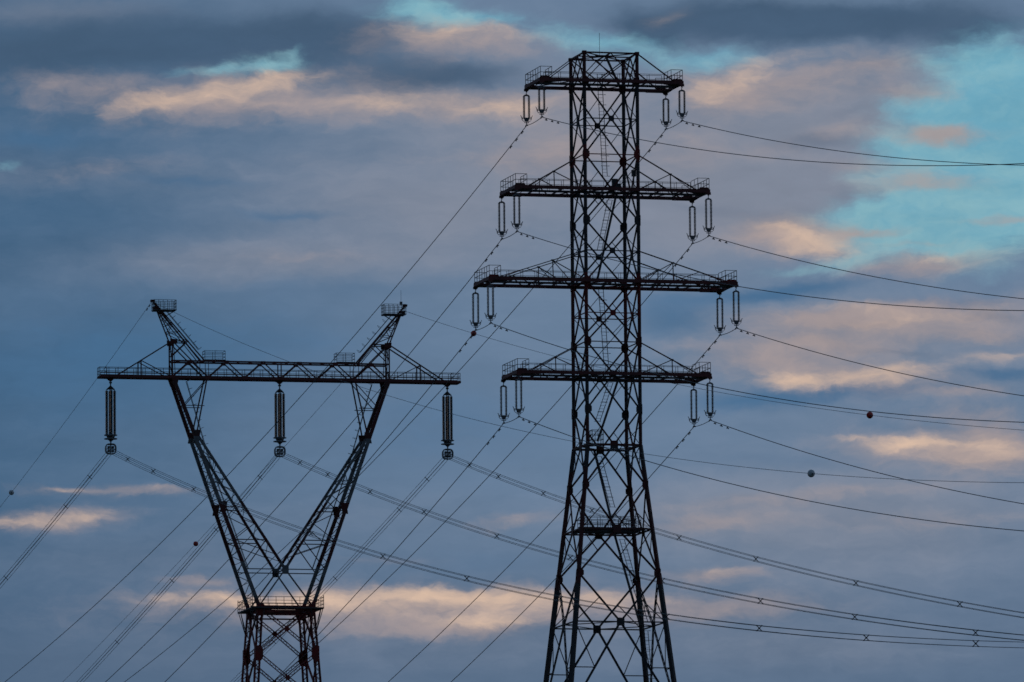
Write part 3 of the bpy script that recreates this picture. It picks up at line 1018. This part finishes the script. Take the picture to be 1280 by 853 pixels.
LZ = [(103.1, 'A'), (100.53, 'B'), (97.46, 'A'), (94.4, 'B'), (91.3, 'A'), (88, 'B'), (84.6, 'A'), (81, 'B'), (77.2, 'A'), (69, 'B'), (60, 'A'), (50, 'B'), (39, 'A'), (27, 'B'), (14, 'A')]
for (z1, k1), (z0, k0) in zip(LZ, LZ[1:]):
    for k in range(4):
        mb = MB()
        A1, B1, C1 = facepts(z1, k, hwl(z1))
        A0, B0, C0 = facepts(z0, k, hwl(z0))
        segs = [(A1, C0), (B1, C0)] if k1 == 'A' else [(C1, A0), (C1, B0)]
        s = Vector((-NRM[k].y, NRM[k].x, 0))
        for p, q in segs:
            mb.laced(p + NRM[k] * .2, q + NRM[k] * .2, .34, .11, .42 if z1 > 84 else 1.0, Vector((0, 0, 1)), .06)
        mb.build('bracing', M['wide'], Lp)
    if k0 == 'B' and z0 > 80:
        for k in range(4):
            C0 = facepts(z0, k, hwl(z0))[2] + NRM[k] * .30
            s = Vector((-NRM[k].y, NRM[k].x, 0))
            gb = MB()
            gb.plate([C0 + s * .34 * cos(pi * j / 4 + .39) + Vector((0, 0, .34 * sin(pi * j / 4 + .39))) for j in range(8)], .04, NRM[k])
            gb.build('gusset_plate', M['wide'], Lp)
mb = MB()
for k in range(4):
    A, B, Cc = facepts(103.25, k, 3.35)
    mb.bar(A, B, .3, .5)
    A, B, Cc = facepts(102.35, k, 3.32)
    mb.bar(A, B, .18, .18)
    D = facepts(103.2, (k + 1) % 4, 3.35)[2]
    mb.bar(facepts(103.2, k, 3.35)[2], D, .16)
mb.build('ring_frame', M['wide'], Lp)
pf = MB()
PH = 4.55
for k in range(4):
    A, B, Cc = facepts(103.15, k, PH)
    mb_n = NRM[k]
    pf.bar(A, B, .12, .16)
    A2, B2, _ = facepts(103.15, k, 3.75)
    pf.bar(A2, B2, .10, .14)
    n = 22
    for i in range(n + 1):
        p = A + (B - A) * i / n
        pf.bar(p, p - NRM[k] * .8, .14, .04)
    for t in (0.04, .18, .82, .96):
        p = A + (B - A) * t
        q = facepts(100.1, k, hwl(100.1) + .25)[0] + (facepts(100.1, k, hwl(100.1) + .25)[1] - facepts(100.1, k, hwl(100.1) + .25)[0]) * (0.03 if t < .5 else .97)
        pf.bar(p, q, .08)
pl = pf.build('rest_platform', M['dark'], Lp)
rb = MB()
railing(rb, [(-PH, -PH), (PH, -PH), (PH, PH), (-PH, PH)], 103.2, 1.3, 1.0, .055, (0.33, 0.66), True)
for sx in (-1, 1):
    for sy in (-1, 1):
        rb.bar((sx * PH, sy * PH, 103.2), (sx * PH, sy * PH, 104.75), .08)
rb.build('railing', M['dark'], pl)

# ------------------------------------------------------------------ insulators of the tall pylon


def to_world(base, ph, u, w, z):
    """u along the crossarm, w towards the camera's side of the line, z up."""
    return base + Vector((cos(ph) * u + sin(ph) * w, sin(ph) * u - cos(ph) * w, z))


def string_mesh(length, n, rad, seg=10, core=.05):
    mb = MB()
    mb.lathe([(core, 0), (core, -length)], (0, 0, 0), 8)
    for i in range(n):
        z = -length * (i + .5) / n
        d = length / n
        mb.lathe([(.03, z + d * .42), (core + .02, z + d * .3), (rad * .75, z + d * .16), (rad, z - d * .12), (rad * .93, z - d * .20), (.03, z - d * .24)], (0, 0, 0), seg)
    return mb


def arm_insulator(drop):
    """Two parallel strings between yokes, with arcing horns; origin at the hook, hangs down by drop."""
    t = empty('insulator_set', (0, 0, 0), PHR)
    sl = drop - 1.33
    lk = MB()
    lk.tube([(0, 0, 0), (0.03, 0, -.12), (-.03, 0, -.24), (0, 0, -.36)], .045, 6)
    lk.box((0, 0, -.02), .16, .12, .12)
    lk.build('hanger_link', M['galv'], t)
    yk = MB()
    yk.plate([(-.34, 0, -.52), (-.30, 0, -.42), (0, 0, -.30), (.30, 0, -.42), (.34, 0, -.52)], .06, (0, 1, 0))
    yk.build('yoke_plate', M['galv'], t)
    sm = string_mesh(sl, 21 if drop > 4.1 else 19, .15, 10, .06)
    for sx in (-1, 1):
        o = sm.build('insulator_string', M['glass'], t) if sx < 0 else None
        if o is None:
            o = bpy.data.objects.new('insulator_string', first.data)
            COL.objects.link(o)
            o.parent = t
        first = o
        o.location = (sx * .27, 0, -.50)
    zb = -.50 - sl
    yk = MB()
    yk.plate([(-.34, 0, zb), (.34, 0, zb), (.30, 0, zb - .14), (.14, 0, zb - .42), (-.14, 0, zb - .42), (-.30, 0, zb - .14)], .06, (0, 1, 0))
    yk.build('yoke_plate', M['galv'], t)
    for sx in (-1, 1):
        hn = MB()
        hn.tube([(sx * .16, 0, zb - .36), (sx * .36, 0, zb - .40), (sx * .50, 0, zb - .22), (sx * .54, 0, zb + .02), (sx * .64, 0, zb + .24)], .035, 6)
        hn.tube([(sx * .28, 0, zb - .10), (sx * .42, .12, zb - .16), (sx * .44, .16, zb + .04)], .028, 5)
        hn.tube([(sx * .28, 0, zb - .10), (sx * .42, -.12, zb - .16), (sx * .44, -.16, zb + .04)], .028, 5)
        hn.build('arcing_horn', M['galv'], t)
    cl = MB()
    cl.tube([(0, .42, -drop - .04), (0, .15, -drop + .03), (0, -.15, -drop + .03), (0, -.42, -drop - .04)], .075, 8)
    cl.bar((0, 0, zb - .40), (0, 0, -drop + .02), .09)
    cl.bar((-.24, 0, zb - .55), (.24, 0, zb - .55), .06)
    cl.bar((-.24, 0, zb - .55), (-.1, 0, zb - .38), .05)
    cl.bar((.24, 0, zb - .55), (.1, 0, zb - .38), .05)
    cl.build('suspension_clamp', M['galv'], t)
    return t


DROPS = [4.05 - .42, 4.75 - .42, 4.75 - .42, 4.75 - .42]
proto_s, proto_l = arm_insulator(DROPS[0]), arm_insulator(DROPS[1])
index_kids(proto_s)
index_kids(proto_l)
used = {proto_s.name: False, proto_l.name: False}
SIDE = {-1: 'left', 1: 'right'}
NF = {-1: 'rear', 1: 'front'}
ARM_L = ['topmost', 'second', 'longest', 'lowest']
CLAMP = {}
for ai, (z, U, *_r) in enumerate(ARMS):
    for sx in (-1, 1):
        for nf in (-1, 1):
            p = proto_s if ai == 0 else proto_l
            o = p if not used[p.name] else copy_tree(p)
            used[p.name] = True
            zz = z - .42
            o.location = to_world(RB, PHR, sx * (U - .12), nf * (WT + .0), zz)
            far_word = {-1: 'rear, lower one', 1: 'front, higher one'}[nf]
            tag(o, f'twin-string insulator under the {SIDE[sx]} end of the {ARM_L[ai]} crossarm, the {far_word}', 'insulator', 'twin insulator sets under the crossarms of the tall pylon')
            CLAMP[(ai, sx, nf)] = (sx * (U - .12), nf * WT, zz - DROPS[ai])

# ------------------------------------------------------------------ wires


def wire_pts(base, ph, u, w, z, b, c, T, sgn, n=None, du=0.0, dz=0.0):
    """Sagging wire in the vertical plane of the line, w growing towards the viewer's side."""
    n = n or max(12, int(T / 6))
    out = []
    for i in range(n + 1):
        t = T * (i / n) ** 1.25
        out.append(to_world(base, ph, u + du, w + sgn * t, z + dz + b * (sgn * t) + c * t * t))
    return out


def wire_at(base, ph, u, w, z, b, c, t):
    p = to_world(base, ph, u, w + t, z + b * t + c * t * t)
    q = to_world(base, ph, u, w + t + .1, z + b * (t + .1) + c * (t + .1) ** 2)
    return p, (q - p).normalized()


dm = MB()
dm.bar((0, 0, 0), (0, 0, -.13), .07)
dm.tube([(0, -.24, -.17), (0, 0, -.13), (0, .24, -.17)], .018, 5)
for s in (-1, 1):
    dm.tube([(0, s * .16, -.15), (0, s * .20, -.165), (0, s * .33, -.19)], .065, 7)
damper_proto = None


def damper(parent, p, d):
    global damper_proto
    if damper_proto is None:
        o = dm.build('vibration_damper', M['dark'], parent)
        damper_proto = o
    else:
        o = bpy.data.objects.new('vibration_damper', damper_proto.data)
        COL.objects.link(o)
        o.parent = parent
    o.location = p
    o.rotation_euler = d.to_track_quat('Y', 'Z').to_euler()


# slope and curvature of each conductor: (arm, side, front/back): (b, c, length)
WIRE = {(0, -1, -1): (.1765, .000177), (1, -1, -1): (.1840, .000182), (2, -1, -1): (.1849, .000185), (3, -1, -1): (.1876, .000198),
        (0, 1, -1): (.1844, .000196), (1, 1, -1): (.1936, .000216), (2, 1, -1): (.1918, .000200), (3, 1, -1): (.1958, .000245),
        (0, -1, 1): (-.2023, .000250), (0, 1, 1): (-.2018, .000266), (1, 1, 1): (-.2043, .00025), (1, -1, 1): (-.2060, .000245),
        (2, 1, 1): (-.2023, .00025), (2, -1, 1): (-.2047, .000241), (3, 1, 1): (-.2027, .00025), (3, -1, 1): (-.2015, .000233)}
for (ai, sx, nf), (b, c) in WIRE.items():
    u, w, z = CLAMP[(ai, sx, nf)]
    T = 520.0 if nf < 0 else 430.0
    mb = MB()
    mb.tube(wire_pts(RB, PHR, u, w, z, b, c, T, nf), .040, 6)
    o = mb.build('conductor', M['wire'])
    where = 'steeply down to the left' if nf < 0 else 'gently off to the right'
    tag(o, f'single wire from the {SIDE[sx]} end of the {ARM_L[ai]} crossarm running {where}', 'power line', 'single conductors of the tall pylon')
    for t in (1.9, 4.4, 6.9):
        p, d = wire_at(RB, PHR, u, w, z, b, c, t * nf)
        damper(o, p, d)
for ai in range(4):
    for sx in (-1, 1):
        u, w, z = CLAMP[(ai, sx, 1)]
        mb = MB()
        mb.tube([to_world(RB, PHR, u, w * (1 - 2 * t), z - .02 - .10 * sin(pi * t)) for t in [i / 14 for i in range(15)]], .034, 6)
        o = mb.build('jumper_wire', M['wire'])
        tag(o, f'short jumper wire joining the insulators under the {SIDE[sx]} end of the {ARM_L[ai]} crossarm', 'jumper wire', 'jumper wires below the crossarms')

# ------------------------------------------------------------------ insulators and bundles of the Y pylon


def beam_insulator():
    t = empty('insulator_set', (0, 0, 0), PHL)
    lk = MB()
    lk.bar((0, 0, .1), (0, 0, -.55), .13)
    lk.box((0, 0, -.1), .34, .2, .2)
    lk.build('hanger_link', M['dark'], t)
    yk = MB()
    for n in ((0, 1, 0), (1, 0, 0)):
        s = Vector((1, 0, 0)) if n[1] else Vector((0, 1, 0))
        yk.plate([s * -.58 + Vector((0, 0, -1.12)), s * -.52 + Vector((0, 0, -.92)), Vector((0, 0, -.42)), s * .52 + Vector((0, 0, -.92)), s * .58 + Vector((0, 0, -1.12)),
                  s * .3 + Vector((0, 0, -.98)), s * -.3 + Vector((0, 0, -.98))], .07, n)
    yk.build('yoke_plate', M['dark'], t)
    sm = string_mesh(5.55, 38, .215, 12, .14)
    first = None
    for x, y in ((-.5, 0), (.5, 0), (0, -.5), (0, .5)):
        if first is None:
            o = first = sm.build('insulator_string', M['glass'], t)
        else:
            o = bpy.data.objects.new('insulator_string', first.data)
            COL.objects.link(o)
            o.parent = t
        o.location = (x, y, -1.12)
    for z in (-6.72, -7.18):
        rg = MB()
        rg.tube([(.78 * cos(a), .78 * sin(a), z) for a in [2 * pi * i / 20 for i in range(20)]], .065, 7, closed=True)
        rg.bar((-.78, 0, z), (.78, 0, z), .07)
        rg.bar((0, -.78, z), (0, .78, z), .07)
        rg.build('corona_ring', M['ring'], t)
    yk = MB()
    for a in (0, pi / 2):
        s = Vector((cos(a), sin(a), 0))
        yk.plate([s * -.62 + Vector((0, 0, -6.66)), s * -.35 + Vector((0, 0, -7.3)), Vector((0, 0, -7.62)), s * .35 + Vector((0, 0, -7.3)), s * .62 + Vector((0, 0, -6.66)), s * .4 + Vector((0, 0, -6.86)), s * -.4 + Vector((0, 0, -6.86))], .06, (-s.y, s.x, 0))
    yk.bar((0, 0, -7.5), (0, 0, -8.0), .14)
    yk.build('yoke_plate', M['dark'], t)
    # rounded cage round the four clamps
    cg = MB()
    for y in (-.22, .22):
        pts = []
        for i in range(24):
            a = 2 * pi * i / 24
            pts.append((.64 * (1 if cos(a) > 0 else -1) * abs(cos(a)) ** .6, y, -8.45 + .62 * (1 if sin(a) > 0 else -1) * abs(sin(a)) ** .7))
        cg.tube(pts, .075, 7, closed=True)
    for s in (-1, 1):
        cg.bar((s * .62, -.22, -8.2), (s * .62, .22, -8.2), .08)
        cg.bar((s * .62, -.22, -8.8), (s * .62, .22, -8.8), .08)
    cg.build('shield_cage', M['ring'], t)
    cl = MB()
    cl.bar((-.5, 0, -7.92), (.5, 0, -7.92), .12)
    cl.bar((0, 0, -7.8), (0, 0, -9.0), .12)
    cl.bar((-.6, 0, -8.47), (.6, 0, -8.47), .10)
    for x in (-.26, .26):
        for z in (-8.24, -8.72):
            cl.box((x, 0, z), .26, .5, .28)
    cl.build('suspension_clamp', M['dark'], t)
    return t


pb = beam_insulator()
index_kids(pb)
BT = {-1: 'left', 0: 'middle', 1: 'right'}
for k, s in enumerate((-1, 0, 1)):
    o = pb if k == 0 else copy_tree(pb)
    o.location = to_world(LB, PHL, s * 21.60, 0, ZB - .62)
    nm = {-1: 'long thick insulator column hanging from the left end of the Y-shaped pylon\'s beam',
          0: 'long thick insulator column hanging from the middle of the Y-shaped pylon\'s beam',
          1: 'long thick insulator column hanging from the right end of the Y-shaped pylon\'s beam'}[s]
    tag(o, nm, 'insulator', 'thick insulator columns under the long beam')

BUND = {(-1, 1): (-.1936, .000129, [11.4, 28.2, 53.9, 83.9, 122.5, 160.6, 201.9, 244.2, 288.2, 323.4, 360.9, 396.1]),
        (0, 1): (-.1935, .000126, [12.4, 29.1, 53.8, 83.7, 121.7, 157.6, 199.3, 240.4, 276.8, 319.7, 356.0, 392.0]),
        (1, 1): (-.1929, .000120, [12.5, 28.5, 52.7, 77.8, 120.2, 155.0, 197.2, 237.6, 276.0, 315.0, 352.0]),
        (-1, -1): (.1287, .0001, [14.6, 31.6, 76.2, 115, 155, 195, 235, 275]),
        (0, -1): (.1425, .0001, [12.6, 41.5, 71.8, 111.6, 150, 190, 230, 270]),
        (1, -1): (.1430, .0001, [12.2, 28.9, 69.1, 110, 150, 190, 230, 270])}
spm = MB()
for s in (-1, 1):
    for r in (-1, 1):
        spm.bar((0, 0, 0), (s * .25, 0, r * .25), .065)
        spm.box((s * .24, 0, r * .24), .09, .14, .09)
spm.box((0, 0, 0), .16, .1, .16)
sp_data = None
for (s, nf), (b, c, ts) in BUND.items():
    u, w, z = s * 21.60, 0.0, 122.95
    T = 520.0
    rt = empty('conductor_bundle', to_world(LB, PHL, u, w, z))
    where = 'dropping to the lower left' if nf < 0 else 'sweeping to the right'
    tag(rt, f'four-wire bundle from the {BT[s]} insulator column of the Y-shaped pylon, {where}', 'power line', 'four-wire bundles of the Y-shaped pylon')
    for du in (-.24, .24):
        for dz in (-.24, .24):
            mb = MB()
            org = rt.location
            mb.tube([p - org for p in wire_pts(LB, PHL, u, w, z, b, c, T, nf, None, du, dz)], .026, 6)
            mb.build('wire', M['wire'], rt)
    for t in ts:
        p, d = wire_at(LB, PHL, u, w, z, b, c, t * nf)
        if sp_data is None:
            o = spm.build('spacer', M['dark'], rt)
            sp_data = o.data
        else:
            o = bpy.data.objects.new('spacer', sp_data)
            COL.objects.link(o)
            o.parent = rt
        o.location = p - rt.location
        o.rotation_euler = d.to_track_quat('Y', 'Z').to_euler()

# earth wires from the two mast heads, with marker balls
EARTH = {('left', 1): (-16.3, 141.9, -.2125, .000143, 'from the left mast head behind the tall pylon to the right'),
         ('right', 1): (16.1, 141.3, -.1909, .000119, 'from the right mast head behind the tall pylon to the right'),
         ('left', -1): (-16.3, 141.9, .1530, .000134, 'from the left mast head down to the left edge'),
         ('right', -1): (16.1, 141.3, .1317, .000063, 'from the right mast head down behind the beam leftwards')}
for (nm, nf), (u, z, b, c, lab) in EARTH.items():
    mb = MB()
    mb.tube(wire_pts(LB, PHL, u, 0, z, b, c, 520.0, nf), .024, 6)
    o = mb.build('earth_wire', M['wire'])
    tag(o, 'thin wire ' + lab, 'earth wire', 'earth wires of the Y-shaped pylon')
    if nf < 0:
        for t in (1.6, 3.2):
            p, d = wire_at(LB, PHL, u, 0, z, b, c, -t)
            damper(o, p, d)


def ball_mesh():
    mb = MB()
    r = .34
    mb.lathe([(r * sin(pi * i / 14) + .001, -r * cos(pi * i / 14)) for i in range(15)], (0, 0, 0), 22)
    return mb


for key, t, colr, lab in ((('left', -1), -102.0, 'whiteball', 'white marker ball on the thin wire at the far left edge'),
                          (('right', -1), -137.5, 'redball', 'red marker ball left of the Y-shaped pylon, close to a four-wire bundle'),
                          (('right', 1), 39.6, 'redball', 'red marker ball in front of the insulator at the left tip of the longest crossarm'),
                          (('right', 1), 223.9, 'redball', 'red marker ball at the right, between two nearly parallel wires'),
                          (('left', 1), 322.6, 'whiteball', 'white marker ball right of the tall pylon on the thin wire')):
    u, z, b, c, _ = EARTH[key]
    p, d = wire_at(LB, PHL, u, 0, z, b, c, t)
    e = empty('marker_ball', p)
    e.rotation_euler = d.to_track_quat('Y', 'Z').to_euler()
    tag(e, lab, 'marker ball', 'aircraft warning balls on the earth wires')
    ball_mesh().build('shell', M[colr], e, smooth=True)
    sm_ = MB()
    sm_.tube([(.346 * cos(a), 0, .346 * sin(a)) for a in [2 * pi * i / 24 for i in range(24)]], .014, 5, closed=True)
    sm_.build('seam', M[colr], e)
    cl = MB()
    for s in (-1, 1):
        cl.tube([(0, s * .32, 0), (0, s * .5, 0)], .05, 7)
        cl.box((0, s * .46, -.05), .07, .1, .16)
    cl.build('wire_clamp', M['galv'], e)
